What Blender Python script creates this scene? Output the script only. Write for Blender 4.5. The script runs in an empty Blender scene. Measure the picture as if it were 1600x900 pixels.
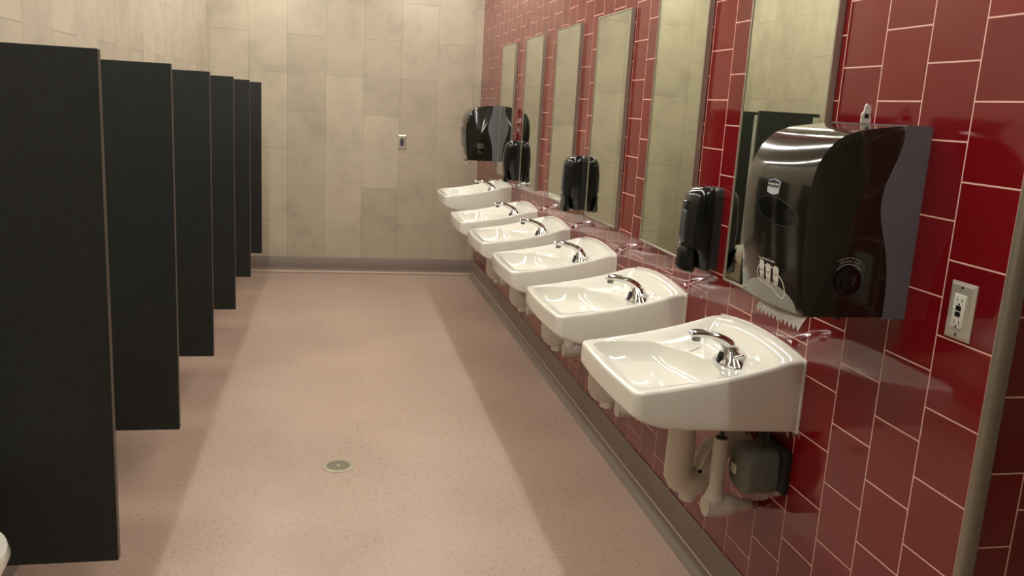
import bpy, bmesh, math, random
from mathutils import Vector, Matrix
random.seed(7)
PI = math.pi
C = bpy.context.scene.collection
XR, YB, XL, CEIL, YC = 1.2246, 7.4375, -0.989, 2.75, 1.342   # right wall, back wall, left wall, ceiling, corner

# ------------------------------------------------------------------ materials
def nt_new(name):
    m = bpy.data.materials.new(name); m.use_nodes = True
    nt = m.node_tree; nt.nodes.clear()
    out = nt.nodes.new('ShaderNodeOutputMaterial'); b = nt.nodes.new('ShaderNodeBsdfPrincipled')
    nt.links.new(b.outputs[0], out.inputs[0])
    return m, nt, b
def N(nt, t, **kw):
    n = nt.nodes.new(t)
    for k, v in kw.items():
        if k in n.inputs.keys(): n.inputs[k].default_value = v
        else: setattr(n, k, v)
    return n
def s2l(c):
    return tuple(((x/255)/12.92 if x/255 <= .04045 else ((x/255+.055)/1.055)**2.4) for x in c) + (1,)
def noise(nt, scale, detail=3, rough=.5, vec=None):
    n = N(nt, 'ShaderNodeTexNoise', Scale=scale, Detail=detail, Roughness=rough)
    if vec: nt.links.new(vec, n.inputs['Vector'])
    return n
def ramp(nt, fac, stops):
    r = nt.nodes.new('ShaderNodeValToRGB'); e = r.color_ramp.elements
    while len(e) < len(stops): e.new(.5)
    for i, (p, c) in enumerate(stops):
        e[i].position = p; e[i].color = c
    nt.links.new(fac, r.inputs[0]); return r
def mixc(nt, a, b, fac, mode='MIX'):
    m = nt.nodes.new('ShaderNodeMix'); m.data_type = 'RGBA'; m.blend_type = mode
    for s, v in ((m.inputs[6], a), (m.inputs[7], b), (m.inputs[0], fac)):
        if hasattr(v, 'default_value') or hasattr(v, 'is_output'): nt.links.new(v, s)
        else: s.default_value = v
    return m.outputs[2]
def simple(name, col, rough=.4, metal=0, bump=0, bscale=200, var=.06, vscale=8, coat=0, spec=.5):
    m, nt, b = nt_new(name)
    tc = N(nt, 'ShaderNodeTexCoord')
    n = noise(nt, vscale, 4, .6, tc.outputs['Object'])
    c = s2l(col)
    lo = tuple(x*(1-var) for x in c[:3])+(1,); hi = tuple(min(1, x*(1+var)) for x in c[:3])+(1,)
    r = ramp(nt, n.outputs[0], [(.3, lo), (.7, hi)])
    nt.links.new(r.outputs[0], b.inputs['Base Color'])
    b.inputs['Roughness'].default_value = rough; b.inputs['Metallic'].default_value = metal
    b.inputs['Coat Weight'].default_value = coat; b.inputs['Coat Roughness'].default_value = .05
    b.inputs['Specular IOR Level'].default_value = spec
    if bump:
        n2 = noise(nt, bscale, 3, .6, tc.outputs['Object'])
        bp = N(nt, 'ShaderNodeBump', Strength=bump, Distance=.001)
        nt.links.new(n2.outputs[0], bp.inputs['Height']); nt.links.new(bp.outputs[0], b.inputs['Normal'])
    return m
def axis_vec(nt, u, v):
    """u, v: (axis index, sign, offset) -> brick texture vector (u along the brick, v across the courses)"""
    tc = N(nt, 'ShaderNodeTexCoord'); sp = N(nt, 'ShaderNodeSeparateXYZ')
    nt.links.new(tc.outputs['Object'], sp.inputs[0])
    cb = N(nt, 'ShaderNodeCombineXYZ')
    for k, (ax, sg, off) in enumerate((u, v)):
        ma = N(nt, 'ShaderNodeMath', operation='MULTIPLY_ADD'); ma.inputs[1].default_value = sg; ma.inputs[2].default_value = off
        nt.links.new(sp.outputs[ax], ma.inputs[0]); nt.links.new(ma.outputs[0], cb.inputs[k])
    return tc, cb
def tile_mat(name, u, v, bw, rh, mortar, c1, c2, cm, rough, mrough, bump, wob, mottle=0, mscale=5, ior=1.5):
    m, nt, b = nt_new(name)
    tc, cb = axis_vec(nt, u, v)
    br = N(nt, 'ShaderNodeTexBrick', offset=.5, offset_frequency=2, squash=1.0)
    br.inputs['Scale'].default_value = 1; br.inputs['Mortar Size'].default_value = mortar
    br.inputs['Mortar Smooth'].default_value = .25; br.inputs['Bias'].default_value = 0
    br.inputs['Brick Width'].default_value = bw; br.inputs['Row Height'].default_value = rh
    br.inputs['Color1'].default_value = s2l(c1); br.inputs['Color2'].default_value = s2l(c2); br.inputs['Mortar'].default_value = s2l(cm)
    nt.links.new(cb.outputs[0], br.inputs['Vector'])
    col = br.outputs['Color']
    if mottle:
        n = noise(nt, mscale, 6, .62, tc.outputs['Object'])
        r = ramp(nt, n.outputs[0], [(.3, (1-mottle,)*3+(1,)), (.5, (1, 1, 1, 1)), (.72, (1+mottle*.5, 1+mottle*.55, 1+mottle*.45, 1))])
        col = mixc(nt, col, r.outputs[0], 1.0, 'MULTIPLY')
    nt.links.new(col, b.inputs['Base Color'])
    mr = N(nt, 'ShaderNodeMapRange'); mr.inputs['To Min'].default_value = rough; mr.inputs['To Max'].default_value = mrough
    nt.links.new(br.outputs['Fac'], mr.inputs[0]); nt.links.new(mr.outputs[0], b.inputs['Roughness'])
    b.inputs['IOR'].default_value = ior
    # relief: joints set back, gentle waviness of the glaze, a slight lean of each tile
    inv = N(nt, 'ShaderNodeMath', operation='SUBTRACT'); inv.inputs[0].default_value = 1
    nt.links.new(br.outputs['Fac'], inv.inputs[1])
    nw = noise(nt, 9, 2, .5, tc.outputs['Object'])
    b1 = N(nt, 'ShaderNodeBump', Strength=wob, Distance=.01); nt.links.new(nw.outputs[0], b1.inputs['Height'])
    b2 = N(nt, 'ShaderNodeBump', Strength=bump, Distance=.002); nt.links.new(inv.outputs[0], b2.inputs['Height'])
    nt.links.new(b1.outputs[0], b2.inputs['Normal']); nt.links.new(b2.outputs[0], b.inputs['Normal'])
    return m

RW = .1571
M = {}
RED1, RED2, GROUT = (118, 13, 20), (106, 11, 18), (222, 178, 160)
M['red_right'] = tile_mat('red_tile_right', (2, 1, -1.540), (1, 1, -2.1345), RW, RW, .0019, RED1, RED2, GROUT, .06, .7, .6, .035, ior=1.68)
M['red_return'] = tile_mat('red_tile_return', (2, 1, -1.540), (0, 1, -1.335+RW), RW, RW, .0019, RED1, RED2, GROUT, .06, .7, .6, .035, ior=1.68)
BEI1, BEI2, BJ = (198, 188, 165), (180, 170, 149), (148, 138, 120)
M['beige_back'] = tile_mat('beige_tile_back', (2, 1, -.4345), (0, 1, .989), .6111, .3063, .0014, BEI1, BEI2, BJ, .42, .8, .35, .01, .16, 5)
M['beige_left'] = tile_mat('beige_tile_left', (2, 1, -.4345), (1, -1, YB+.3063), .6111, .3063, .0014, BEI1, BEI2, BJ, .42, .8, .35, .01, .16, 5)

def floor_mat():
    m, nt, b = nt_new('terrazzo_floor')
    tc = N(nt, 'ShaderNodeTexCoord'); V = tc.outputs['Object']
    n1 = noise(nt, 1.6, 4, .55, V); n2 = noise(nt, 190, 2, .6, V); n3 = noise(nt, 60, 3, .7, V)
    a = ramp(nt, n1.outputs[0], [(.3, s2l((172, 148, 131))), (.7, s2l((188, 164, 146)))])
    sp = ramp(nt, n2.outputs[0], [(.34, (.62, .60, .58, 1)), (.46, (1, 1, 1, 1)), (.58, (1, 1, 1, 1)), (.68, (1.28, 1.28, 1.26, 1))])
    c = mixc(nt, a.outputs[0], sp.outputs[0], .5, 'MULTIPLY')
    s3 = ramp(nt, n3.outputs[0], [(.35, (.92, .9, .9, 1)), (.6, (1.04, 1.04, 1.04, 1))])
    c = mixc(nt, c, s3.outputs[0], .8, 'MULTIPLY')
    sx = N(nt, 'ShaderNodeSeparateXYZ'); nt.links.new(V, sx.inputs[0])
    cmp = N(nt, 'ShaderNodeMath', operation='COMPARE'); cmp.inputs[1].default_value = .193; cmp.inputs[2].default_value = .0014
    nt.links.new(sx.outputs[0], cmp.inputs[0])
    fm = N(nt, 'ShaderNodeMath', operation='MULTIPLY'); fm.inputs[1].default_value = .2; nt.links.new(cmp.outputs[0], fm.inputs[0])
    c = mixc(nt, c, s2l((222, 196, 172)), fm.outputs[0])
    nt.links.new(c, b.inputs['Base Color'])
    rr = ramp(nt, n3.outputs[0], [(.3, (.24,)*3+(1,)), (.7, (.44,)*3+(1,))]); nt.links.new(rr.outputs[0], b.inputs['Roughness'])
    bp = N(nt, 'ShaderNodeBump', Strength=.35, Distance=.0012); n4 = noise(nt, 120, 3, .7, V)
    nt.links.new(n4.outputs[0], bp.inputs['Height']); nt.links.new(bp.outputs[0], b.inputs['Normal'])
    return m
M['floor'] = floor_mat()
M['cove'] = simple('cove_base', (128, 115, 103), .5, bump=.3, bscale=150, var=.12, vscale=140)
M['highlight'] = simple('painted_cove_highlight', (214, 190, 168), .35)  # pale colour painting the light that the cove fillet catches
M['trim'] = simple('corner_trim_steel', (150, 143, 128), .38, .7, var=.04)
M['ceil'] = simple('ceiling_paint', (214, 208, 196), .85)
M['panel'] = simple('partition_laminate', (31, 35, 33), .5, bump=.15, bscale=400, var=.25, vscale=60)
M['panel_edge'] = simple('partition_edge_band', (74, 66, 58), .45, var=.1)
M['alum'] = simple('aluminium_channel', (196, 196, 186), .38, .35)
M['screw'] = simple('screw_steel', (110, 110, 106), .3, 1)
M['porc'] = simple('vitreous_china', (230, 228, 216), .07, var=.015, coat=.6)
M['caulk'] = simple('white_caulk', (230, 226, 212), .55)
M['chrome'] = simple('chrome', (214, 214, 214), .07, 1, var=.02)
M['dark_glass'] = simple('sensor_window_plastic', (34, 36, 34), .12)
M['aer'] = simple('aerator_metal', (120, 122, 116), .3, .9)
M['wrap'] = simple('white_pipe_cover', (206, 200, 188), .5, bump=.1, bscale=30, var=.03)
M['tube'] = simple('dark_tube', (38, 38, 36), .5)
M['box'] = simple('grey_control_housing', (92, 96, 88), .42, var=.05)
M['boxblk'] = simple('black_mount', (20, 20, 20), .5)
M['brass'] = simple('brass_fitting', (150, 110, 70), .35, .9)
M['cover'] = simple('smoke_black_plastic', (27, 26, 20), .12, var=.05, coat=.4)
M['side'] = simple('black_plastic_side', (17, 16, 14), .2, var=.1)
M['housing'] = simple('grey_housing_plastic', (98, 96, 101), .45, bump=.12, bscale=300)
M['throat'] = simple('pale_grey_throat', (148, 150, 142), .35)
M['knob'] = simple('black_knob_plastic', (12, 12, 12), .1)
M['paper'] = simple('paper_towel', (228, 226, 216), .9, bump=.2, bscale=90)
M['print'] = simple('white_print', (214, 212, 200), .6)
M['printgrey'] = simple('grey_print', (138, 138, 130), .6)
M['badge'] = simple('badge_plate', (176, 184, 190), .35)
M['badgeblk'] = simple('badge_black', (22, 26, 30), .35)
M['soap'] = simple('soap_black_plastic', (16, 18, 18), .13, var=.1)
M['soapback'] = simple('soap_back_plate', (40, 42, 42), .35)
M['soapwin'] = simple('soap_window', (72, 74, 76), .12)
M['mirror'] = simple('mirror_glass', (218, 224, 208), .012, 1, var=0)
M['frame'] = simple('stainless_frame', (172, 166, 150), .34, .75, var=.05)
M['steel'] = simple('brushed_steel', (206, 200, 184), .32, .55, bump=.05, bscale=300)
M['device'] = simple('white_receptacle', (206, 206, 192), .4)
M['black'] = simple('black_plastic', (12, 12, 12), .3)
M['drainm'] = simple('drain_bronze', (168, 160, 136), .45, .3)
M['hole'] = simple('drain_hole', (22, 24, 20), .8)
def emit(name, col, s):
    m, nt, b = nt_new(name)
    b.inputs['Base Color'].default_value = (.8, .8, .8, 1); b.inputs['Emission Color'].default_value = col
    b.inputs['Emission Strength'].default_value = s
    return m
M['led'] = emit('green_led', (.1, 1, .2, 1), 2)
M['lamp'] = emit('tube_diffuser', (1, .97, .91, 1), 35.0)
M['lamphouse'] = simple('lamp_housing', (220, 220, 215), .5)

# ------------------------------------------------------------------ mesh helpers
def link(name, bm, mat, parent=None, smooth=False, auto=None):
    bmesh.ops.recalc_face_normals(bm, faces=bm.faces[:])
    me = bpy.data.meshes.new(name); bm.to_mesh(me); bm.free()
    o = bpy.data.objects.new(name, me); C.objects.link(o); me.materials.append(mat)
    if smooth or auto:
        me.polygons.foreach_set('use_smooth', [True]*len(me.polygons))
        if auto: me.set_sharp_from_angle(angle=math.radians(auto))
    if parent: o.parent = parent
    return o
def thing(name, label, cat, loc=(0, 0, 0), group=None):
    o = bpy.data.objects.new(name, None); C.objects.link(o); o.location = loc
    o.empty_display_size = .05
    o['label'] = label; o['category'] = cat
    if group: o['group'] = group
    return o
def tag(o, label, cat, group=None):
    o['label'] = label; o['category'] = cat
    if group: o['group'] = group
    return o
def struct(o, label=None):
    o['kind'] = 'structure'
    if label: o['label'] = label
    return o
def box(bm, x0, y0, z0, x1, y1, z1, bev=0, seg=2):
    r = bmesh.ops.create_cube(bm, size=1)
    vs = r['verts']
    bmesh.ops.scale(bm, vec=(x1-x0, y1-y0, z1-z0), verts=vs)
    bmesh.ops.translate(bm, vec=((x0+x1)/2, (y0+y1)/2, (z0+z1)/2), verts=vs)
    if bev:
        es = list({e for v in vs for e in v.link_edges})
        bmesh.ops.bevel(bm, geom=es, offset=bev, segments=seg, affect='EDGES', profile=.5)
    return bm
def boxo(name, x0, y0, z0, x1, y1, z1, mat, parent=None, bev=0, seg=2):
    bm = bmesh.new(); box(bm, x0, y0, z0, x1, y1, z1, bev, seg)
    return link(name, bm, mat, parent, auto=35 if bev else None)
def loft(bm, rings, cap=True, close=True):
    R = [[bm.verts.new(p) for p in r] for r in rings]
    n = len(R[0])
    for a, b in zip(R, R[1:]):
        for i in range(n if close else n-1):
            j = (i+1) % n
            bm.faces.new((a[i], a[j], b[j], b[i]))
    if cap:
        bm.faces.new(R[0][::-1]); bm.faces.new(R[-1])
    return R
def tube(bm, pts, rad, n=20, cap=True, flat=None):
    """round (or elliptical) tube along pts; rad = number or list of r or (r_side, r_up)"""
    pts = [Vector(p) for p in pts]; rings = []; side = None
    for i, p in enumerate(pts):
        t = (pts[min(i+1, len(pts)-1)]-pts[max(i-1, 0)]).normalized()
        if side is None:
            ref = Vector((0, 1, 0)) if abs(t.y) < .9 else Vector((0, 0, 1))
            side = (ref - t*ref.dot(t)).normalized()
        else: side = (side - t*side.dot(t)).normalized()
        up = t.cross(side)
        r = rad[i] if isinstance(rad, (list, tuple)) else rad
        rs, ru = r if isinstance(r, (list, tuple)) else (r, r)
        rings.append([p+side*rs*math.cos(2*PI*k/n)+up*ru*math.sin(2*PI*k/n) for k in range(n)])
    loft(bm, rings, cap)
def bez(p, n=16):
    """smooth Catmull-Rom through points"""
    out = []; P = [Vector(q) for q in p]; P = [P[0]*2-P[1]]+P+[P[-1]*2-P[-2]]
    for i in range(1, len(P)-2):
        for k in range(n):
            t = k/n; a, b, c, d = P[i-1:i+3]
            out.append(.5*((2*b)+(c-a)*t+(2*a-5*b+4*c-d)*t*t+(3*b-a-3*c+d)*t**3))
    out.append(P[-2]); return out
def interp(tab, x):
    n = len(tab); x = max(tab[0][0], min(tab[-1][0], x))
    sl = [(tab[min(i+1, n-1)][1]-tab[max(i-1, 0)][1])/(tab[min(i+1, n-1)][0]-tab[max(i-1, 0)][0]) for i in range(n)]
    for i in range(n-1):
        a, fa = tab[i]; b, fb = tab[i+1]
        if x <= b:
            h = b-a; t = (x-a)/h
            return (2*t**3-3*t*t+1)*fa+(t**3-2*t*t+t)*h*sl[i]+(-2*t**3+3*t*t)*fb+(t**3-t*t)*h*sl[i+1]
    return tab[-1][1]
def ss(a, b, x):
    t = max(0, min(1, (x-a)/(b-a))); return t*t*(3-2*t)
def copy_tree(o, parent=None):
    c = o.copy(); C.objects.link(c)
    if parent: c.parent = parent
    for ch in list(o.children): copy_tree(ch, c)
    return c
def text_mesh(body, size, bold=0):
    cu = bpy.data.curves.new('t', 'FONT'); cu.body = body; cu.size = size; cu.align_x = 'CENTER'; cu.align_y = 'CENTER'; cu.offset = bold
    ob = bpy.data.objects.new('t', cu); C.objects.link(ob)
    dg = bpy.context.evaluated_depsgraph_get(); dg.update()
    me = bpy.data.meshes.new_from_object(ob.evaluated_get(dg))
    bpy.data.objects.remove(ob)
    bm = bmesh.new(); bm.from_mesh(me); bpy.data.meshes.remove(me)
    return bm
def ribbon(pts, w):
    """flat 2-D stroke polygon strip -> list of quads"""
    P = [Vector((p[0], p[1])) for p in pts]; L = []
    for i, p in enumerate(P):
        t = (P[min(i+1, len(P)-1)]-P[max(i-1, 0)]).normalized(); nn = Vector((-t.y, t.x))*w/2
        L.append((p+nn, p-nn))
    return L

# ------------------------------------------------------------------ the room shell
YN = -2.2; XE = 3.4
struct(boxo('floor', XL-.15, YN-.1, -.1, XE+.1, YB+.15, 0, M['floor']), 'pinkish beige speckled floor with a lit middle band')
struct(boxo('ceiling', XL-.15, YN-.1, CEIL, XE+.1, YB+.15, CEIL+.1, M['ceil']))
struct(boxo('wall_back', XL-.15, YB, 0, XR+.15, YB+.12, CEIL, M['beige_back']), 'far wall of beige upright stone-look tiles')
struct(boxo('wall_left', XL-.12, YN-.1, 0, XL, YB, CEIL, M['beige_left']), 'left wall of beige upright stone-look tiles behind the partitions')
struct(boxo('wall_right', XR, YC+.004, 0, XR+.12, YB, CEIL, M['red_right']), 'right wall of glossy dark red square tiles with pale grout')
struct(boxo('wall_return', XR+.012, YC-.004, 0, XE+.1, YC+.1, CEIL, M['red_return']), 'shaded dark red tiled return wall past the corner trim')
struct(boxo('wall_near', XL, YN-.1, 0, XE+.1, YN, CEIL, M['beige_back']))
struct(boxo('wall_east', XE, YN, 0, XE+.1, YC-.004, CEIL, M['beige_left']))

def cove(name, a, b, inward, ext0=0, ext1=0):
    """coved base along a->b (xy), inward = unit xy toward the room"""
    prof = [(0, 0), (0, .135), (.006, .135), (.0095, .131)]
    prof += [(.010, .045), (.0115, .032), (.017, .018), (.027, .008), (.040, .0035), (.050, .002), (.050, 0)]
    bm = bmesh.new(); rings = []
    for q in (a, b):
        rings.append([(q[0]+inward[0]*d, q[1]+inward[1]*d, z) for d, z in prof])
    loft(bm, rings)
    return struct(link(name, bm, M['cove'], auto=50))
cove('baseboard_right', (XR, YC-.02), (XR, YB), (-1, 0))
cove('baseboard_back', (XL, YB), (XR, YB), (0, -1))
cove('baseboard_left', (XL, YN), (XL, YB), (1, 0))
cove('baseboard_return', (XR-.0, YC-.004), (XE, YC-.004), (0, -1))
# pale highlight strips: light caught by the cove fillet, painted as colour
bm = bmesh.new(); box(bm, XR-.0135, YC, .030, XR-.0105, YB-.03, .0365); struct(link('cove_highlight_right', bm, M['highlight']))
bm = bmesh.new(); box(bm, XL+.02, YB-.037, .003, XR-.02, YB-.018, .0165, .002); struct(link('cove_highlight_back', bm, M['highlight']))
# rounded metal corner trim
bm = bmesh.new(); R = .019; pr = [(XR+.03, YC+.012), (XR, YC+.012)]
pr = [(XR+.024, YC+.006), (XR-.0015, YC+.006)]
for k in range(9):
    a = PI-k*PI/2/8*1.0
    pr.append((XR-.0015+R+R*math.cos(a), YC-.0055+.0-R*math.sin(a)*.55+.0))
pr.append((XR+.024, YC-.0055-R*.55))
loft(bm, [[(x, y, .135) for x, y in pr], [(x, y, CEIL) for x, y in pr]])
struct(link('trim_1', bm, M['trim'], auto=40), 'grey rounded metal strip on the outside corner of the red tiles')

# ------------------------------------------------------------------ toilet-bay partitions
PY = [2.1413+.8958*i for i in range(6)]; PXF = -.5186
def partition():
    t = thing('urinal_partition', '', 'partition', (XL, 0, 0), 'black urinal partitions')
    th = .0125; L = PXF-XL; z0, z1 = .3029, 1.5546
    bm = bmesh.new(); box(bm, .004, -th, z0, L-.0012, th, z1, .0012, 1); link('panel', bm, M['panel'], t, auto=35)
    bm = bmesh.new(); box(bm, L-.0014, -th+.0006, z0+.001, L, th-.0006, z1-.001, .0006, 1)
    link('edge_band', bm, M['panel_edge'], t, auto=35)
    for sgn in (-1, 1):
        bm = bmesh.new(); y = sgn*(th+.0022)
        box(bm, .0005, min(sgn*th, y+sgn*.0008), z0+.02, .052, max(sgn*th, y+sgn*.0008), z1-.024, .0008, 1)
        br = link('wall_bracket', bm, M['alum'], t, auto=35)
        bm = bmesh.new()
        for k in range(8):
            z = z0+.07+k*(z1-z0-.14)/7
            bmesh.ops.create_cone(bm, cap_ends=True, segments=12, radius1=.005, radius2=.004, depth=.003,
                matrix=Matrix.Translation((.034, y+sgn*.0018, z)) @ Matrix.Rotation(-sgn*PI/2, 4, 'X'))
        link('screw', bm, M['screw'], br)
    return t
P0 = partition()
plab = ['tall black urinal partition nearest the camera, at the left edge',
        'second black urinal partition, just behind the nearest one',
        'third black urinal partition from the camera',
        'fourth black urinal partition, third from the far wall',
        'fifth black urinal partition, next to last before the far wall',
        'last narrow-looking black urinal partition, closest to the beige far wall']
for i, y in enumerate(PY):
    o = P0 if i == 0 else copy_tree(P0)
    o.location = (XL, y, 0); o['label'] = plab[i]

# ------------------------------------------------------------------ wall-hung urinals between the partitions
def urinal():
    t = thing('urinal', '', 'urinal', (XL, 0, 0), 'white wall-hung urinals')
    bm = bmesh.new()
    # outer body by horizontal sections: (z, depth, half width)
    sec = [(.36, .10, .06), (.40, .17, .10), (.46, .27, .145), (.52, .310, .165), (.565, .330, .172), (.582, .324, .168)]
    def hs(z, d, w, n=28):
        r = [(.0, -w, z)]
        for k in range(n+1):
            a = -PI/2+PI*k/n
            r.append((d*.45+d*.55*math.cos(a), w*math.sin(a), z))
        r.append((.0, w, z)); return r
    rings = [hs(*s) for s in sec]
    # rim then hollow
    rings += [hs(.582, .30, .147), hs(.54, .275, .130), hs(.48, .24, .10), hs(.46, .14, .05)]
    loft(bm, rings)
    link('bowl', bm, M['porc'], t, auto=50)
    bm = bmesh.new()
    prof = [(.50, .17), (.58, .165), (.70, .15), (.85, .128), (1.0, .112), (1.06, .108), (1.07, .10)]
    rings = []
    for z, d in prof:
        w = .172-.03*ss(.9, 1.07, z)
        rings.append([(0, -w, z), (d*.7, -w, z), (d*.93, -w+.008, z), (d, -w+.024, z), (d*.35, -w+.07, z), (.045, -w*.4, z),
                      (.045, w*.4, z), (d*.35, w-.07, z), (d, w-.024, z), (d*.93, w-.008, z), (d*.7, w, z), (0, w, z)])
    loft(bm, rings); link('shield', bm, M['porc'], t, auto=50)
    bm = bmesh.new(); tube(bm, bez([(.06, 0, 1.05), (.06, 0, 1.16), (.055, 0, 1.2), (.0, 0, 1.21)], 6), .014, 14)
    bmesh.ops.create_cone(bm, cap_ends=True, segments=24, radius1=.03, radius2=.026, depth=.09, matrix=Matrix.Translation((.06, 0, 1.24)))
    link('flush_valve', bm, M['chrome'], t, auto=40)
    return t
U0 = urinal()
ulab = ['white urinal whose rim just shows at the bottom left corner',
        'white urinal between the first and second black partitions',
        'white urinal between the second and third black partitions',
        'white urinal between the third and fourth black partitions',
        'white urinal between the fourth and fifth black partitions',
        'white urinal seen in the nearest mirror, between the last two partitions',
        'white urinal between the last partition and the far wall']
for i in range(7):
    o = U0 if i == 0 else copy_tree(U0)
    o.location = (XL, 1.81 if i == 0 else PY[0]-.445+.8958*i if i < 6 else 7.03, -.08)
    o['label'] = ulab[i]

# ------------------------------------------------------------------ sink
SL, SW = .466, .256           # depth from wall, half width;  local: x = -(depth), y lateral, z height
ZR = [(0, .868), (.04, .867), (.096, .851), (.18, .830), (.26, .814), (.344, .801), (.42, .790), (.466, .784)]
ZBOT = [(0, .669), (.2, .676), (.30, .680), (.374, .686), (.42, .698), (.466, .716)]
DECK = .786
def sink_top(d, s):
    a = abs(s)
    Ls = 1-ss(.012, .085, SW-a); Lb = 1-ss(.012, .095, d)
    arch = .868+.021*max(0, 1-(s/.25)**2)
    zs = DECK+(interp(ZR, d)-DECK)*Ls
    zb = DECK+(arch-DECK)*Lb
    m = max(zs, zb); h = .012
    z = m+max(0, h-abs(zs-zb))**2/(4*h)*.5
    zz = z
    # soap recess on the near side of the deck
    for sy in (-1,):
        rr = math.hypot((d-.085)/.03, (s-sy*.165)/.045)
        zz -= .004*(1-ss(.75, 1.05, rr))
    return zz
BC = .300     # bowl centre (depth)
def in_bowl(d, s):
    a = abs(s)
    w = .203+.022*ss(.27, .44, d)
    if d < .275: return ((.275-d)/.126)**2+(a/w)**2 < 1
    r = .040; return a < w and d < .444 and math.hypot(max(0, a-(w-r)), max(0, d-(.444-r))) < r
def bowl_rim(dx, dy):
    l = math.hypot(dx, dy); dx /= l; dy /= l; lo, hi = 0, .3
    for _ in range(30):
        m = (lo+hi)/2
        if in_bowl(BC+dx*m, dy*m): lo = m
        else: hi = m
    return (BC+dx*lo, dy*lo), lo
def bowl_depth(e, u):
    t = min(1, max(0, e/.032))
    k = (1-(1-t)**2.2)*ss(-.05, .16, t)
    return .044*k+.050*(1-(1-u)**2.2)
def outline(n_side=26):
    pts = []
    def arc(cx, cy, r, a0, a1, n):
        for k in range(n+1):
            a = a0+(a1-a0)*k/n; pts.append((cx+r*math.cos(a), cy+r*math.sin(a)))
    rf, rb = .024, .006
    for k in range(n_side): pts.append((rb+(SL-rf-rb)*k/n_side, -SW))
    arc(SL-rf, -SW+rf, rf, -PI/2, 0, 8)
    for k in range(1, n_side): pts.append((SL, -SW+rf+(2*SW-2*rf)*k/n_side))
    arc(SL-rf, SW-rf, rf, 0, PI/2, 8)
    for k in range(1, n_side+1): pts.append((SL-rf-(SL-rf-rb)*k/n_side, SW))
    arc(rb, SW-rb, rb, PI/2, PI, 3)
    for k in range(1, n_side): pts.append((0, SW-rb-(2*SW-2*rb)*k/n_side))
    arc(rb, -SW+rb, rb, PI, 1.5*PI, 3); pts.pop()
    # bow the front edge a little
    out = []
    for d, s in pts:
        f = ss(.40, SL, d); out.append((d+f*.012*(1-(s/SW)**2), s))
    return out
def sink_basin():
    O = outline(); n = len(O); cen = (BC, 0)
    nor = []
    for i in range(n):
        a, b = O[i-1], O[(i+1) % n]; tx, ty = b[0]-a[0], b[1]-a[1]; l = math.hypot(tx, ty) or 1
        nor.append((ty/l, -tx/l))
    def inset(k): return [(O[i][0]-nor[i][0]*k, O[i][1]-nor[i][1]*k) for i in range(n)]
    rings = []
    r = .011
    def P(d, s, z): return (-d, s, z)
    # bottom centre -> outwards
    def zbot(d, s):
        edge = interp(ZBOT, d)
        rr = math.hypot((d-.235)/.17, s/.20)
        return edge - (edge-.648)*(1-ss(.25, 1.0, rr))
    base = inset(.012)
    for t in [.04, .2, .35, .5, .65, .8, .9, 1]:
        rings.append([P(cen[0]+(p[0]-cen[0])*t, cen[1]+(p[1]-cen[1])*t, zbot(cen[0]+(p[0]-cen[0])*t, p[1]*t)) for p in base])
    for k in range(1, 5):   # bottom fillet
        a = PI/2*k/4; ins = inset(.012*(1-math.sin(a)))
        rings.append([P(p[0], p[1], interp(ZBOT, O[i][0])+.012*(1-math.cos(a))) for i, p in enumerate(ins)])
    for f in (.33, .66):
        rings.append([P(p[0], p[1], interp(ZBOT, p[0])+.012+(sink_top(p[0], p[1])-r-interp(ZBOT, p[0])-.012)*f) for p in O])
    for k in range(0, 6):   # top fillet
        a = PI/2*k/5; ins = inset(r*(1-math.cos(a)))
        rings.append([P(p[0], p[1], sink_top(*p)-r*(1-math.sin(a))) for p in ins])
    base = inset(r)
    rim = [bowl_rim(p[0]-BC, p[1]) for p in base]
    for t in [.05, .1, .16, .23, .3, .38, .46, .54, .62, .7, .78, .85, .9, .95, 1]:
        ring = []
        for p, (q, l) in zip(base, rim):
            d, s = p[0]+(q[0]-p[0])*t, p[1]+(q[1]-p[1])*t
            ring.append(P(d, s, sink_top(d, s)))
        rings.append(ring)
    for e in [.0012, .0025, .004, .006, .008, .011, .014, .017, .020, .024, .028, .032, .036, .040, .045]:
        rings.append([P(BC+(q[0]-BC)*(1-e/l), q[1]*(1-e/l), sink_top(*q)-bowl_depth(e, e/l)) for q, l in rim])
    for f in [.1, .2, .3, .4, .5, .6, .7, .8, .88, .95]:
        ring = []
        for q, l in rim:
            u0 = .045/l; u = u0+(1-u0)*f
            z0 = sink_top(*q)+(DECK-.001-sink_top(*q))*ss(0, .6, f)
            ring.append(P(BC+(q[0]-BC)*(1-u), q[1]*(1-u), z0-bowl_depth(u*l, u)))
        rings.append(ring)
    bm = bmesh.new(); loft(bm, rings)
    return bm
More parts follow.
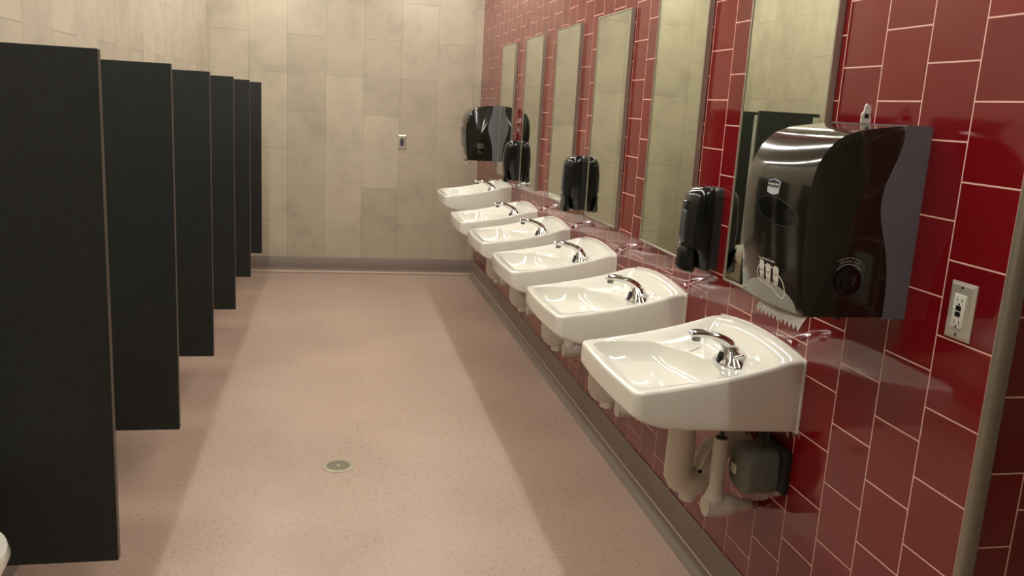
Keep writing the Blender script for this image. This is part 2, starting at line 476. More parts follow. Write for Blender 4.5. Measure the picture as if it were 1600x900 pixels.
def sink():
    t = thing('wall_hung_sink', '', 'sink', (XR, 0, 0), 'white wall-hung sinks')
    b = link('basin', sink_basin(), M['porc'], t, auto=60)
    # caulk bead round the back
    bm = bmesh.new(); ring = []
    for p in [(-SW-.003, .667), (-SW-.003, .868)]+[(-SW-.003+(2*SW+.006)*k/20, .871+.021*max(0, 1-((-SW+2*SW*k/20)/.25)**2)) for k in range(21)]+[(SW+.003, .868), (SW+.003, .667)]:
        ring.append(p)
    loft(bm, [[(.0, y, z) for y, z in ring], [(-.0045, y, z) for y, z in ring]])
    link('caulk_bead', bm, M['caulk'], t)
    # overflow / waste fitting in the bowl
    bm = bmesh.new(); zc = DECK-.097
    tube(bm, [(-BC, 0, zc-.004), (-BC, 0, zc+.003)], [.026, .024], 28)
    wf = link('waste_fitting', bm, M['chrome'], t, auto=40)
    bm = bmesh.new(); bmesh.ops.create_cone(bm, cap_ends=True, segments=24, radius1=.017, radius2=.017, depth=.002, matrix=Matrix.Translation((-BC, 0, zc+.0032)))
    link('waste_opening', bm, M['black'], wf)
    # --- faucet
    bm = bmesh.new(); fx = -.083
    n = 36
    def oval(cx, z, a, bb, p=2.3):
        r = []
        for k in range(n):
            c, s_ = math.cos(2*PI*k/n), math.sin(2*PI*k/n)
            r.append((cx+a*math.copysign(abs(c)**(2/p), c), bb*math.copysign(abs(s_)**(2/p), s_), z))
        return r
    loft(bm, [oval(fx, DECK-.002, .046, .070), oval(fx, DECK+.004, .046, .070), oval(fx, DECK+.007, .043, .067), oval(fx, DECK+.015, .039, .058),
              oval(fx-.001, DECK+.024, .035, .047), oval(fx-.003, DECK+.034, .031, .037), oval(fx-.006, DECK+.044, .027, .030), oval(fx-.011, DECK+.054, .022, .023)])
    path = bez([(fx+.004, 0, DECK+.020), (fx-.002, 0, DECK+.038), (fx-.020, 0, DECK+.060), (fx-.052, 0, DECK+.078), (fx-.090, 0, DECK+.088), (fx-.128, 0, DECK+.090), (fx-.139, 0, DECK+.087)], 6)
    m = len(path); rad = []
    for i in range(m):
        u = i/(m-1)
        w = .028-.010*ss(0, .5, u)-.002*ss(.6, .9, u); h = .026-.014*ss(0, .6, u)
        if u > .93: k = math.sqrt(max(.05, 1-((u-.93)/.07)**2)); w *= k; h *= k
        rad.append((w, h))
    tube(bm, path, rad, 24)
    fc = link('faucet', bm, M['chrome'], t, auto=50); fc['label'] = 'chrome sensor faucet with arched spout'
    bm = bmesh.new(); tube(bm, [(fx-.118, 0, DECK+.082), (fx-.117, 0, DECK+.070)], .0120, 20)
    link('aerator', bm, M['aer'], fc, auto=40)
    bm = bmesh.new(); tube(bm, [(fx-.117, 0, DECK+.0705), (fx-.117, 0, DECK+.0685)], .0095, 18); link('aerator_screen', bm, M['black'], fc)
    bm = bmesh.new()
    loft(bm, [[(fx-.0475, -.007, DECK+.006), (fx-.0475, .007, DECK+.006), (fx-.030, .007, DECK+.006), (fx-.030, -.007, DECK+.006)],
              [(fx-.0375, -.0065, DECK+.036), (fx-.0375, .0065, DECK+.036), (fx-.020, .0065, DECK+.036), (fx-.020, -.0065, DECK+.036)]])
    link('sensor_window', bm, M['dark_glass'], fc)
    bm = bmesh.new()   # side mixing lever: domed disc with a raised crescent round its lower edge
    LM = Matrix.Translation((fx+.004, -.037, DECK+.024)) @ Matrix.Rotation(.75, 4, 'X') @ Matrix.Rotation(-.25, 4, 'Y')
    bmesh.ops.create_uvsphere(bm, u_segments=28, v_segments=14, radius=1, matrix=LM @ Matrix.Diagonal((.025, .009, .018, 1)))
    pts = []
    for k in range(17):
        a = PI*1.02+PI*.98*k/16; pts.append(LM @ Vector((.022*math.cos(a), -.009, .015*math.sin(a))))
    tube(bm, pts, [.0022+.0028*math.sin(PI*k/16) for k in range(17)], 12)
    link('mixing_lever', bm, M['chrome'], fc, auto=50)
    # --- P-trap under the bowl, wrapped in white cover
    bm = bmesh.new(); tx = -.214
    path = [(tx, .0, .672), (tx, .0, .56), (tx, .0, .475)]
    for k in range(1, 13):
        a = PI-PI*k/12; path.append((tx+.047+.047*math.cos(a), .0, .452-.030*math.sin(a)))
    path += [(tx+.094, 0, .49)]
    for k in range(1, 7):
        a = PI-PI/2*k/6; path.append((tx+.094+.05+.05*math.cos(a), 0, .49+.045*math.sin(a)))
    path += [(-.03, 0, .535), (-.001, 0, .535)]
    rad = [.040, .040, .042]+[.044]*12+[.042]+[.041]*6+[.036, .036]
    tube(bm, path, rad, 28)
    tr = link('drain_trap', bm, M['wrap'], t, auto=60); tr['label'] = 'white wrapped drain trap under the bowl'
    bm = bmesh.new(); tube(bm, [(tx+.040, 0, .395), (tx+.040, 0, .366), (tx+.040, 0, .362)], [.030, .028, .022], 24); link('cleanout_plug', bm, M['wrap'], tr, auto=40)
    bm = bmesh.new(); tube(bm, bez([(tx+.048, -.038, .475), (tx+.056, -.044, .50), (tx+.075, -.036, .535)], 5), .0045, 10); link('cable_tie', bm, M['wrap'], tr, auto=40)
    bm = bmesh.new(); tube(bm, [(tx+.048, -.040, .468), (tx+.048, -.047, .473)], .0052, 12); link('tie_end', bm, M['black'], tr)
    return t
S0 = sink()
SY = [2.222, 3.022, 3.806, 4.586, 5.352, 6.172]
slab = ['large white wall-hung sink nearest the camera, below the near towel dispenser',
        'second white wall-hung sink from the camera, under the second mirror',
        'third white wall-hung sink from the camera, under the third mirror',
        'fourth white wall-hung sink from the camera, third from the far end',
        'fifth white wall-hung sink, next to last before the far wall',
        'farthest white wall-hung sink, mounted a little higher under the far towel dispenser']
for i, y in enumerate(SY):
    o = S0 if i == 0 else copy_tree(S0)
    o.location = (XR, y, .068 if i == 5 else 0); o['label'] = slab[i]

# ------------------------------------------------------------------ shut-off valve with white cover, and grey control box, per sink
def valve():
    t = thing('shutoff_valve', '', 'valve', (XR, 0, 0), 'white covered shut-off valves')
    y = -.110; z = .395
    bm = bmesh.new()
    tube(bm, [(-.170, y, z), (-.135, y, z), (-.115, y, z+.001), (-.095, y, z+.002), (-.078, y, z), (-.060, y, z), (-.032, y, z)],
         [.0315, .0325, .033, .031, .023, .018, .0165], 24)
    tube(bm, [(-.146, y, z+.020), (-.145, y, z+.040), (-.144, y, z+.060), (-.143, y, .601)], [.031, .025, .0205, .0215], 24)
    b = link('valve_cover', bm, M['wrap'], t, auto=50)
    bm = bmesh.new(); tube(bm, [(-.1735, y, z), (-.1705, y, z)], [.0295, .0300], 28); link('end_cap', bm, M['wrap'], t, auto=40)
    bm = bmesh.new(); tube(bm, [(-.1708, y, z), (-.1695, y, z)], .0308, 28); link('cap_seam', bm, M['tube'], t)
    bm = bmesh.new(); tube(bm, [(-.034, y, z), (-.014, y, z-.002), (-.011, y, z-.002)], [.0125, .013, .011], 20); link('chrome_stem', bm, M['chrome'], t, auto=40)
    bm = bmesh.new(); tube(bm, [(-.014, y, z), (-.0008, y, z)], .009, 14); link('brass_stub', bm, M['brass'], t, auto=40)
    bm = bmesh.new(); tube(bm, [(-.143, y, .600), (-.143, y, .6035)], .0165, 20); tube(bm, bez([(-.143, y, .59), (-.143, y, .64), (-.130, y+.02, .68)], 6), .0055, 12); link('supply_tube', bm, M['tube'], t, auto=40)
    return t
def ctrl():
    t = thing('control_box', '', 'control box', (XR, 0, 0), 'grey faucet control boxes')
    bm = bmesh.new(); y0, y1, z0, z1 = -.222, -.100, .468, .602
    def oct_(x, k):
        a, b, c, d = y0+k, y1-k, z0+k, z1-k; w = .038
        r = []
        for cy, cz, a0 in ((b-w, d-w, 0), (a+w, d-w, PI/2), (a+w, c+w, PI), (b-w, c+w, 1.5*PI)):
            for j in range(7):
                an = a0+PI/2*j/6; r.append((x, cy+w*math.cos(an), cz+w*math.sin(an)))
        return r
    loft(bm, [oct_(-.020, .0), oct_(-.100, .001), oct_(-.1065, .004), oct_(-.110, .010)])
    link('housing', bm, M['box'], t, auto=35)
    bm = bmesh.new(); box(bm, -.022, y0-.028, z0+.018, -.0005, y1+.02, z1+.01, .006); link('mounting_plate', bm, M['boxblk'], t, auto=35)
    bm = bmesh.new(); box(bm, -.1112, -.152, .508, -.1098, -.120, .534); st = link('sticker', bm, M['print'], t)
    bm = bmesh.new()
    for k in range(4): box(bm, -.1115, -.149, .512+k*.005, -.1111, -.126+.003*(k % 2), .5135+k*.005)
    link('sticker_print', bm, M['printgrey'], st)
    bm = bmesh.new(); tube(bm, [(-.112, -.134, .546), (-.109, -.134, .546)], .003, 12); link('screw', bm, M['screw'], t)
    bm = bmesh.new(); tube(bm, [(-.020, y0-.020, .560), (-.026, y0-.020, .560)], .004, 12); link('bracket_screw', bm, M['screw'], t)
    bm = bmesh.new(); tube(bm, [(-.075, y1-.02, .612), (-.075, y1-.02, .626)], .0035, 12); link('bracket_screw', bm, M['screw'], t)
    bm = bmesh.new()
    for k, (yy, e) in enumerate(((-.12, .02), (-.14, -.01), (-.16, .03), (-.175, .0), (-.19, .02))):
        tube(bm, bez([(-.045-.006*(k % 2), yy, .612), (-.04, yy+e*.5, .645), (-.05, yy+e, .682)], 5), .003 if k % 2 else .0045, 8)
    link('hoses', bm, M['tube'], t, auto=40)
    return t
V0, B0 = valve(), ctrl()
ordn = ['nearest', 'second', 'third', 'fourth', 'fifth', 'farthest']
for i, y in enumerate(SY):
    dz = .068 if i == 5 else 0
    o = V0 if i == 0 else copy_tree(V0); o.location = (XR, y, dz)
    o['label'] = 'white wrapped shut-off valve with round cap under the %s sink' % ordn[i]
    o = B0 if i == 0 else copy_tree(B0); o.location = (XR, y, dz)
    o['label'] = 'grey rounded faucet control box on the red wall under the %s sink' % ordn[i]

# ------------------------------------------------------------------ mirrors
def mirror():
    t = thing('wall_mirror', '', 'mirror', (XR, 0, 0), 'narrow framed wall mirrors')
    w, z0, z1, f = .234, .986, 1.913, .007
    boxo('mirror_glass', -.0175, -w+f*.6, z0+f*.6, -.003, w-f*.6, z1-f*.6, M['mirror'], t)
    bm = bmesh.new()
    def bar(y0, za, y1, zb): box(bm, -.0205, y0, za, -.0005, y1, zb, .001, 1)
    bar(-w, z0, -w+f, z1); bar(w-f, z0, w, z1); bar(-w+f, z0, w-f, z0+f); bar(-w+f, z1-f, w-f, z1)
    link('frame', bm, M['frame'], t, auto=35)
    return t
MI0 = mirror()
MYF = [2.465, 3.242, 4.032, 4.803, 5.600, 6.415]
mlab = ['tall framed mirror nearest the camera, partly behind the near towel dispenser',
        'second tall framed mirror from the camera, left of the nearest soap dispenser',
        'third tall framed mirror from the camera, right of the middle soap dispenser',
        'fourth tall framed mirror from the camera, left of the middle soap dispenser',
        'fifth tall framed mirror, next to last before the far wall',
        'farthest narrow framed mirror, beside the far towel dispenser']
for i, y in enumerate(MYF):
    o = MI0 if i == 0 else copy_tree(MI0)
    o.location = (XR, y-.234, 0); o['label'] = mlab[i]

# ------------------------------------------------------------------ paper towel dispenser   (local x = -depth, y, z from its bottom)
HW = .145
PROF = [(.0, .411), (.06, .411), (.13, .402), (.17, .394), (.205, .379), (.231, .353), (.247, .322), (.255, .29), (.259, .25), (.2595, .20), (.256, .14), (.250, .08), (.244, .035), (.240, .008), (.234, .0)]
def smooth_prof(P, n=5):
    q = bez([(d, 0, z) for d, z in P], n); return [(v.x, v.z) for v in q]
SP = smooth_prof(PROF)
def edge_in(y):
    ay = abs(y)-(HW-.006)
    return .0145*ay/.006 if ay > 0 else 0
def front_depth(y, z):
    best = 0
    for (a, za), (b, zb) in zip(SP, SP[1:]):
        if min(za, zb) <= z <= max(za, zb) and za != zb:
            best = max(best, a+(b-a)*(z-za)/(zb-za))
    ins = edge_in(y)
    return best-ins+.014*(1-(y/HW)**2)*ss(.40, .30, z)
def map_front(bm, cy, cz, off=.0008, thick=.0006):
    """2-D mesh (x right, y up as seen from the front) onto the curved cover"""
    bmesh.ops.subdivide_edges(bm, edges=[e for e in bm.edges if e.calc_length() > .012], cuts=2)
    for v in bm.verts:
        y = cy-v.co.x; z = cz+v.co.y
        v.co = Vector((-(front_depth(y, z)+off), y, z))
    return bm
def towel_dispenser():
    t = thing('towel_dispenser', '', 'dispenser', (XR, 0, 1.075), 'black paper towel dispensers')
    n = len(SP); nor = []
    for i in range(n):
        a, b = SP[max(i-1, 0)], SP[min(i+1, n-1)]; tx, tz = b[0]-a[0], b[1]-a[1]; l = math.hypot(tx, tz); nor.append((-tz/l, tx/l))
    ys = [-HW, -HW+.003, -HW+.006, -HW+.0065, -HW+.010, -HW+.020]; ys += [-HW+.02+(2*HW-.04)*k/16 for k in range(1, 16)]; ys += [-y for y in ys[:6]][::-1]
    bm = bmesh.new(); rings = []
    for y in ys:
        ins = edge_in(y)
        ring = [(-.002, y, .0015), (-.002, y, .409)]
        for i, (d, z) in enumerate(SP):
            if i < 4: continue
            k = ins*ss(.02, .10, d)
            dd = d+nor[i][0]*k; zz = z+nor[i][1]*k*(1 if z > .05 else 0)
            dd = d-abs(nor[i][0])*k; zz = z-(abs(nor[i][1])*k if z > .2 else 0)
            dd += .014*(1-(y/HW)**2)*ss(.40, .30, z)
            ring.append((-dd, y, max(zz, .0015 if z < .01 else zz)))
        rings.append(ring)
    loft(bm, rings)
    cov = link('cover', bm, M['cover'], t, auto=28)
    # wavy grey rear housing
    wav = [(.066, .4105), (.062, .385), (.068, .352), (.080, .318), (.091, .286), (.095, .255), (.092, .222), (.083, .19), (.071, .155), (.061, .115), (.055, .07), (.053, -.0015)]
    ws = smooth_prof(wav, 4)
    ring = [(0, -.0015), (0, .4125)]+[(d, min(z, .4125)) for d, z in ws]
    bm = bmesh.new()
    loft(bm, [[(-d, -HW-.0018, z) for d, z in ring], [(-d, -HW+.006, z) for d, z in ring]])
    loft(bm, [[(-d, HW-.006, z) for d, z in ring], [(-d, HW+.0018, z) for d, z in ring]])
    box(bm, -.058, -HW+.001, .404, -.0008, HW-.001, .4127)
    link('rear_housing', bm, M['housing'], t, auto=35)
    # viewing window
    bm = bmesh.new(); ring = []
    for k in range(40):
        a = 2*PI*k/40; x = .086*math.cos(a); y = .027*math.copysign(abs(math.sin(a))**1.25, math.sin(a))-.010*x/.086
        ring.append((x, y, 0))
    vs = [bm.verts.new(p) for p in ring]; c = bm.verts.new((0, 0, 0))
    for k in range(40): bm.faces.new((c, vs[k], vs[(k+1) % 40]))
    map_front(bm, -.030, .214, .0006); ext(bm, .0012)
    link('viewing_window', bm, M['knob'], t, auto=35)
    bm = bmesh.new()
    for k in range(40):
        a, b = ring[k], ring[(k+1) % 40]
        q = [bm.verts.new((a[0], a[1], 0)), bm.verts.new((b[0], b[1], 0)), bm.verts.new((b[0]*1.035, b[1]*1.07, 0)), bm.verts.new((a[0]*1.035, a[1]*1.07, 0))]
        bm.faces.new(q)
    bmesh.ops.remove_doubles(bm, verts=bm.verts[:], dist=1e-6)
    map_front(bm, -.030, .214, .0006); ext(bm, .0016)
    link('window_rim', bm, M['housing2'], t, auto=35)
    # badge with lettering
    bm = bmesh.new(); rr = [(-.030, -.017), (-.006, -.021), (.0, -.0215), (.006, -.021), (.030, -.017), (.032, .013), (0, .019), (-.032, .013)]
    bm.faces.new([bm.verts.new((x*.82, y*.86, 0)) for x, y in rr]); map_front(bm, -.010, .266, .0010); ext(bm, .0008)
    bd = link('badge', bm, M['badge'], t)
    bm = bmesh.new(); bm.faces.new([bm.verts.new((x*.80, y, 0)) for x, y in [(-.029, -.001), (.029, -.001), (.030, .0095), (0, .0145), (-.030, .0095)]])
    map_front(bm, -.010, .266, .0019); ext(bm, .0003)
    bb = link('badge_band', bm, M['badgeblk'], bd)
    bm = text_mesh('Kimberly-Clark', .0074, .00012); map_front(bm, -.010, .2705, .0024); link('badge_lettering', bm, M['print'], bd)
    # instruction print: three towels / hands and loop
    def put(quads, cy, cz, off): 
        bm = bmesh.new()
        for q in quads: bm.faces.new([bm.verts.new((x, y, 0)) for x, y in q])
        return map_front(bm, cy, cz, off)
    Q = []
    def rib(pts, w):
        L = ribbon(pts, w)
        for (a, b), (c, d) in zip(L, L[1:]): Q.append([tuple(a), tuple(c), tuple(d), tuple(b)])
    for cx, sy in ((-.034, .004), (-.004, .0), (.028, .0)):
        Q.append([(cx-.011, sy-.014), (cx+.009, sy-.016), (cx+.011, sy+.012), (cx+.006, sy+.017), (cx-.007, sy+.018), (cx-.012, sy+.012)])
        for k in range(3):
            xx = cx-.007+.0065*k
            rib([(xx, sy-.013), (xx-.001, sy-.024-.003*(k % 2))], .0038)
    loop = [(-.046, .008), (-.056, -.004), (-.056, -.018), (-.046, -.026), (-.02, -.030), (.012, -.035), (.034, -.046), (.048, -.050), (.058, -.044), (.060, -.030), (.054, -.014), (.040, -.002)]
    sm = bez([(x, y, 0) for x, y in loop], 4); rib([(v.x, v.y) for v in sm], .0032)
    rib([(-.022, .010), (-.012, .014), (.010, .013), (.018, .008)], .003)
    link('instruction_print', put(Q, -.020, .075, .0009), M['print'], t)
    bm = text_mesh('PULL WITH BOTH HANDS', .0062, .0001); map_front(bm, -.006, .1005, .0010); link('instruction_text', bm, M['print'], t)
    # black inner ticks on the print
    Q = []
    for cx in (-.034, -.004, .028): rib([(cx-.008, .0), (cx-.001, -.003), (cx+.006, .001)], .0020)
    link('print_detail', put(Q, -.020, .075, .0013), M['badgeblk'], t)
    # pale throat crescent at the bottom of the cover
    bm = bmesh.new(); W = .118; H = .052; cols = 28; vv = []
    for k in range(cols+1):
        x = -W+2*W*k/cols; h = H*math.sqrt(max(0, 1-(x/W)**2))
        vv.append([bm.verts.new((x, .002+h*j/3, 0)) for j in range(4)])
    for k in range(cols):
        for j in range(3):
            try: bm.faces.new((vv[k][j], vv[k+1][j], vv[k+1][j+1], vv[k][j+1]))
            except ValueError: pass
    for v in bm.verts:
        y = -.004-v.co.x; z = v.co.y; v.co = Vector((-(front_depth(y, max(z, .004))+.0008), y, z))
    ext(bm, .0012)
    link('throat', bm, M['throat'], t, auto=40)
    # towel with torn serrated edge
    bm = bmesh.new(); y0, y1 = -.141, .058; nt_ = 22; top = []; mid = []; bot = []
    for k in range(nt_+1):
        y = y0+(y1-y0)*k/nt_
        top.append(bm.verts.new((-.222, y, .012))); mid.append(bm.verts.new((-.236, y, -.008)))
        bot.append(bm.verts.new((-.243, y, -.034 if k % 2 else -.021)))
    for k in range(nt_):
        bm.faces.new((top[k], top[k+1], mid[k+1], mid[k])); bm.faces.new((mid[k], mid[k+1], bot[k+1], bot[k]))
    bmesh.ops.solidify(bm, geom=bm.faces[:], thickness=.0004)
    link('paper_towel', bm, M['paper'], t)
    # feed knob and print on the near side
    kx, kz = -.150, .082
    bm = bmesh.new()
    tube(bm, [(kx, -HW+.001, kz), (kx, -HW-.006, kz), (kx, -HW-.007, kz)], [.030, .030, .028], 36)
    kb = link('feed_knob', bm, M['knob'], t, auto=40)
    bm = bmesh.new(); tube(bm, [(kx, -HW-.006, kz), (kx, -HW-.013, kz), (kx, -HW-.0145, kz)], [.021, .020, .016], 9)
    link('knob_grip', bm, M['knob'], kb, auto=30)
    bm = bmesh.new(); Q = []
    def arc_rib(r, a0, a1, w):
        L = ribbon([(r*math.cos(a0+(a1-a0)*k/14), r*math.sin(a0+(a1-a0)*k/14)) for k in range(15)], w)
        for (a, b), (c, d) in zip(L, L[1:]): bm.faces.new([bm.verts.new((kx+q[0], -HW-.0011, kz+q[1])) for q in (a, c, d, b)])
    arc_rib(.036, math.radians(38), math.radians(140), .0022)
    link('knob_arrow', bm, M['printgrey'], t)
    def arc_text(s, r, size, c):
        bmo = bmesh.new(); n = len(s); step = size*.62/r
        for i, ch in enumerate(s):
            if ch == ' ': continue
            b_ = text_mesh(ch, size, .00008); an = PI/2+step*((n-1)/2-i)+c
            for v in b_.verts:
                x, z = v.co.x, v.co.y+r
                v.co = Vector((kx+z*math.cos(an)+x*math.sin(an), -HW-.0011, kz+z*math.sin(an)-x*math.cos(an)))
            tmp = bpy.data.meshes.new('x'); b_.to_mesh(tmp); b_.free(); bmo.from_mesh(tmp); bpy.data.meshes.remove(tmp)
        return bmo
    b1 = arc_text('TURN KNOB FOR PAPER', .049, .0050, 0)
    b2 = arc_text('EMERGENCY FEED', .042, .0054, 0)
    tmp = bpy.data.meshes.new('x'); b2.to_mesh(tmp); b2.free(); b1.from_mesh(tmp); bpy.data.meshes.remove(tmp)
    link('knob_text', b1, M['printgrey'], t)
    bm = bmesh.new(); tube(bm, [(-.150, -HW+.02, .003), (-.150, -HW+.02, -.006)], [.009, .007], 16); link('lock_button', bm, M['knob'], t, auto=40)
    return t
def ext(bm, th):
    bmesh.ops.recalc_face_normals(bm, faces=bm.faces[:])
    bmesh.ops.solidify(bm, geom=bm.faces[:], thickness=th)
M['housing2'] = simple('window_rim_plastic', (52, 50, 46), .2)
TD = towel_dispenser()
TD.location = (XR, 1.760, 1.075); TD['label'] = 'large black paper towel dispenser nearest the camera, with white instruction print on its front'
T2 = copy_tree(TD); T2.location = (XR, 6.586, 1.072)
T2['label'] = 'black paper towel dispenser above the farthest sink, near the far wall'
# little key left in the top of the near dispenser
bm = bmesh.new()
pp = [(-.0135, 0), (.0135, .0), (.016, .010), (.010, .018), (.010, .030), (.006, .038), (-.006, .040), (-.010, .034), (-.010, .024), (-.0165, .016)]
loft(bm, [[(x, y, z) for x, z in pp for y in (-.0012,)], [(x, y, z) for x, z in pp for y in (.0012,)]])
ky = thing('dispenser_key', 'small white metal key sticking up from the top of the near towel dispenser', 'key', (XR-.052, 1.778, 1.4868))
o = link('key_plate', bm, M['caulk'], ky); 
bm = bmesh.new(); box(bm, -.007, -.0016, .011, .006, .0016, .020); link('key_hole', bm, M['hole'], ky)
ky.rotation_euler = (0, .12, .35); ky.scale = (1.15, 1, 1.1)

# ------------------------------------------------------------------ soap dispensers
def soap():
    t = thing('soap_dispenser', '', 'dispenser', (XR, 0, .982), 'black soap dispensers')
    w = .0575
    # back plate
    bm = bmesh.new(); rings = []
    for z, d, k in ((.018, .026, 0), (.022, .032, 0), (.255, .030, 0), (.272, .022, .006), (.280, .012, .012)):
        a = w-.003-k; rings.append([(0, -a, z), (0, a, z), (-d, a, z), (-d, -a, z)])
    loft(bm, rings); link('back_plate', bm, M['soapback'], t)
    # body by horizontal sections
    def sec(z, d, w, dt=.03, wc=.6):
        half = [(-dt, w), (-(dt+(d-dt)*.45), w*1.0), (-(dt+(d-dt)*.72), w*.93), (-(dt+(d-dt)*.93), w*.70), (-d, w*.45), (-(d+.002), 0)]
        return [(x, y, z) for x, y in half]+[(x, -y, z) for x, y in half[-2::-1]]
    bm = bmesh.new()
    loft(bm, [sec(.016, .060, w*.93), sec(.020, .068, w*.96), sec(.070, .082, w), sec(.085, .104, w), (sec(.15, .108, w)), sec(.225, .103, w), sec(.252, .098, w*.97), sec(.268, .087, w*.90), sec(.279, .066, w*.80), sec(.283, .045, w*.7)])
    b = link('body', bm, M['soap'], t, auto=32)
    # window, recessed frame on the front
    bm = bmesh.new(); rings = []
    for zz, x in ((.098, -.108), (.110, -.1118), (.195, -.1105), (.205, -.1065)):
        rings.append([(x, -.017, zz), (x, .017, zz), (x+.006, .019, zz), (x+.006, -.019, zz)])
    loft(bm, rings); link('level_window', bm, M['soapwin'], t, auto=30)
    boxo('front_plate', -.1085, -.009, .218, -.098, .009, .234, M['soapwin'], t, .001, 1)
    # push lever
    bm = bmesh.new(); rings = []
    for z, d0, d1, ww in ((.004, .086, .098, .046), (.008, .080, .105, .052), (.022, .077, .106, .0560), (.045, .082, .103, .0575), (.068, .088, .102, .0575), (.086, .090, .105, .0572)):
        rings.append([(-d0, -ww, z), (-d1+.014, -ww, z), (-d1, -ww*.72, z), (-d1-.002, 0, z), (-d1, ww*.72, z), (-d1+.014, ww, z), (-d0, ww, z), (-d0, 0, z)])
    loft(bm, rings); lv = link('push_lever', bm, M['soap'], t, auto=32)
    bm = bmesh.new(); tube(bm, [(-.070, 0, .024), (-.072, 0, .002)], [.009, .006], 14); link('nozzle', bm, M['soapback'], t, auto=40)
    return t
SD = soap()
for i, (y, l) in enumerate(((2.612, 'black soap dispenser between the two nearest mirrors, closest to the camera'),
                            (4.153, 'middle black soap dispenser, between the third and fourth mirrors'),
                            (5.722, 'farthest small black soap dispenser, beside the far towel dispenser'))):
    o = SD if i == 0 else copy_tree(SD); o.location = (XR, y, .982); o['label'] = l

# ------------------------------------------------------------------ outlet plates
def plate(bm, w, h, t, bev):   # in local x (out of the wall = +x), y, z
    rings = []
    for x, k in ((0, 0), (t*.35, 0), (t, bev)):
        rings.append([(x, -w+k, -h+k), (x, w-k, -h+k), (x, w-k, h-k), (x, -w+k, h-k)])
    loft(bm, rings)
g = thing('gfci_outlet', 'steel-plated white power outlet on the red wall at the right', 'outlet', (XR, 1.4465, 1.1325))
g.rotation_euler = (0, 0, PI)
bm = bmesh.new(); plate(bm, .0355, .0575, .006, .007); link('cover_plate', bm, M['steel'], g)
bm = bmesh.new(); box(bm, .004, -.0165, -.0335, .0085, .0165, .0335, .0015); rc = link('receptacle', bm, M['device'], g, auto=35)
for z in (.0062, -.0062): boxo('button', .0083, -.0075, z-.0048, .0098, .0075, z+.0048, M['black'], rc, .0008, 1)
for s_ in (-1, 1):
    bm = bmesh.new()
    box(bm, .0082, -.0075, s_*.0225-.004, .0088, -.0057, s_*.0225+.004); box(bm, .0082, .0057, s_*.0225-.0035, .0088, .0075, s_*.0225+.0035)
    tube(bm, [(.0082, 0, s_*.0225-.0085*1), (.0088, 0, s_*.0225-.0085)], .0025, 12)
    link('socket_slots', bm, M['black'], rc)
for s_ in (-1, 1):
    bm = bmesh.new(); tube(bm, [(.0055, 0, s_*.0475), (.0078, 0, s_*.0475)], [.0036, .0028], 14); link('screw', bm, M['screw'], g, auto=40)
bm = bmesh.new(); tube(bm, [(.0083, -.0125, .0062), (.0090, -.0125, .0062)], .0011, 10); link('indicator_light', bm, M['led'], rc)
# plate on the far wall
k = thing('wall_switch', 'small steel wall plate with grey insert on the beige far wall', 'switch', (.5665, YB, 1.1395))
k.rotation_euler = (0, 0, -PI/2)
bm = bmesh.new(); plate(bm, .0355, .0605, .007, .010); link('cover_plate', bm, M['steel'], k)
bm = bmesh.new(); box(bm, .005, -.017, -.033, .0095, .017, .033, .0015); rk = link('insert', bm, M['housing'], k, auto=35)
boxo('key_slot', .009, -.006, -.012, .0105, .006, .016, M['black'], rk)
for s_ in (-1, 1):
    bm = bmesh.new(); tube(bm, [(.0065, 0, s_*.0485), (.0085, 0, s_*.0485)], [.0036, .0028], 14); link('screw', bm, M['screw'], k, auto=40)

# ------------------------------------------------------------------ floor drain
dr = thing('floor_drain', 'round metal floor drain with a perforated grate in the beige floor', 'drain', (.036, 3.363, 0))
bm = bmesh.new(); n = 48; rings = []
for r, z in ((.068, .0), (.068, .0016), (.065, .0026), (.057, .0026), (.056, .0008), (.056, 0)):
    rings.append([(r*math.cos(2*PI*i/n), r*math.sin(2*PI*i/n), z) for i in range(n)])
loft(bm, rings, cap=False); link('ring', bm, M['drainm'], dr, auto=40)
bm = bmesh.new(); bmesh.ops.create_cone(bm, cap_ends=True, segments=48, radius1=.0565, radius2=.0565, depth=.0006, matrix=Matrix.Translation((0, 0, .0005))); link('dark_recess', bm, M['hole'], dr)
bm = bmesh.new(); R = .056; st = .0086; ang = .5
mat = Matrix.Rotation(ang, 4, 'Z')
for ax in (0, 1):
    for i in range(-6, 7):
        c = (i+.5)*st
        if abs(c) > R: continue
        h = math.sqrt(R*R-c*c); w = .0009 if ax == 0 else .0015
        a = len(bm.verts); b0 = bmesh.new()
        if ax == 0: box(bm, c-w, -h, .0011, c+w, h, .0016)
        else: box(bm, -h, c-w, .0011, h, c+w, .00155)
for i in range(n):   # outer annulus of the grate
    a0, a1 = 2*PI*i/n, 2*PI*(i+1)/n
    bm.faces.new([bm.verts.new((r*math.cos(a), r*math.sin(a), .0024)) for r, a in ((.0475, a0), (.0572, a0), (.0572, a1), (.0475, a1))])
box(bm, -.008, -.008, .0009, .008, .008, .0024)
bmesh.ops.transform(bm, matrix=mat, verts=bm.verts[:])
link('grate', bm, M['drainm'], dr)

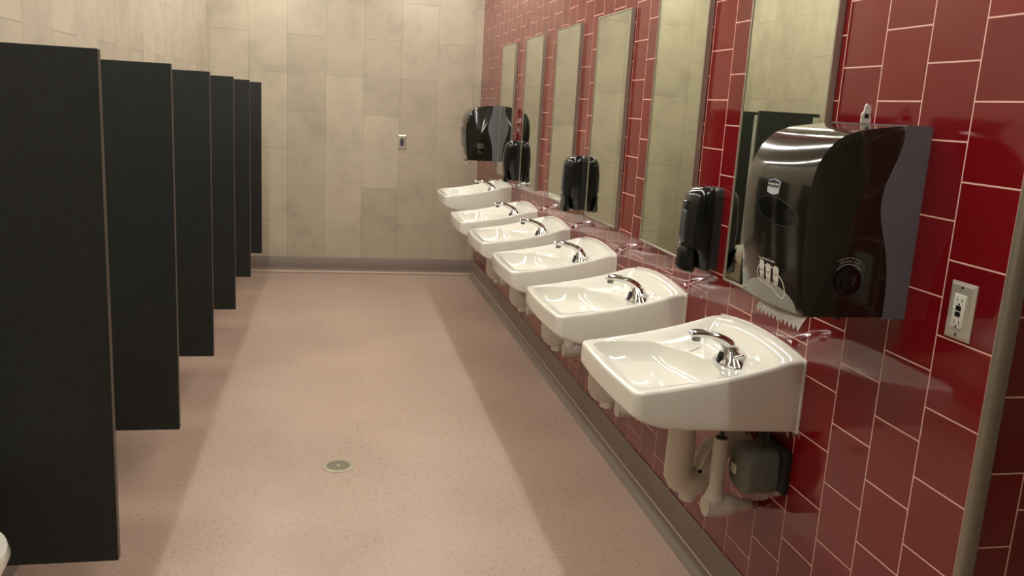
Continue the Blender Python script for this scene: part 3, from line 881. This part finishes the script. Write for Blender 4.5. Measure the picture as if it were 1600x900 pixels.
# ------------------------------------------------------------------ ceiling lights: two lines of recessed tubes
def lamp(L):
    t = thing('ceiling_light', '', 'light', (0, 0, CEIL), 'linear ceiling lights')
    bm = bmesh.new(); box(bm, -.055, -L/2, -.030, .055, L/2, -.0005, .004, 1); link('housing', bm, M['lamphouse'], t)
    bm = bmesh.new(); box(bm, -.040, -L/2+.02, -.036, .040, L/2-.02, -.0295); link('diffuser', bm, M['lamp'], t)
    return t
L0 = lamp(1.18); first = True
for row, (x, rn) in enumerate(((-.50, 'over the partition fronts'), (.75, 'over the sink fronts'))):
    for i, y in enumerate((.75, 2.0, 3.25, 4.5, 5.75, 6.8)):  # nearest lamp of each row is unseen, added as fill for camera-facing sides
        o = L0 if first else copy_tree(L0); first = False
        o.location = (x, y, CEIL); o['label'] = 'linear ceiling light %s, %s in its row' % (rn, ['added as fill, first', 'second', 'third', 'fourth', 'fifth', 'last'][i])

# ------------------------------------------------------------------ camera, world, colour
cam = bpy.data.cameras.new('camera'); co = bpy.data.objects.new('camera', cam); C.objects.link(co)
yaw, pit, rol, h = -.2112, -.2065, .0575, 1.4774
cy, sy, cp, sp, cr, sr = math.cos(yaw), math.sin(yaw), math.cos(pit), math.sin(pit), math.cos(rol), math.sin(rol)
fw = Vector((-sy*cp, cy*cp, sp)); rt = Vector((cy, sy, 0)); up = rt.cross(fw)
r2 = rt*cr+up*sr; u2 = up*cr-rt*sr
mw = Matrix(((r2.x, u2.x, -fw.x, 0), (r2.y, u2.y, -fw.y, 0), (r2.z, u2.z, -fw.z, h), (0, 0, 0, 1)))
co.matrix_world = mw
cam.sensor_width = 36; cam.lens = 36*1342.6/1600; cam.clip_start = .05
sc = bpy.context.scene; sc.camera = co
w = bpy.data.worlds.new('world'); sc.world = w; w.use_nodes = True
w.node_tree.nodes['Background'].inputs[0].default_value = (.9, .85, .75, 1); w.node_tree.nodes['Background'].inputs[1].default_value = .0
sc.view_settings.view_transform = 'Standard'; sc.view_settings.look = 'None'; sc.view_settings.gamma = 1
sc.view_settings.use_curve_mapping = False
sc.view_settings.exposure = 0
sc.cycles.max_bounces = 8; sc.cycles.diffuse_bounces = 5; sc.cycles.glossy_bounces = 5
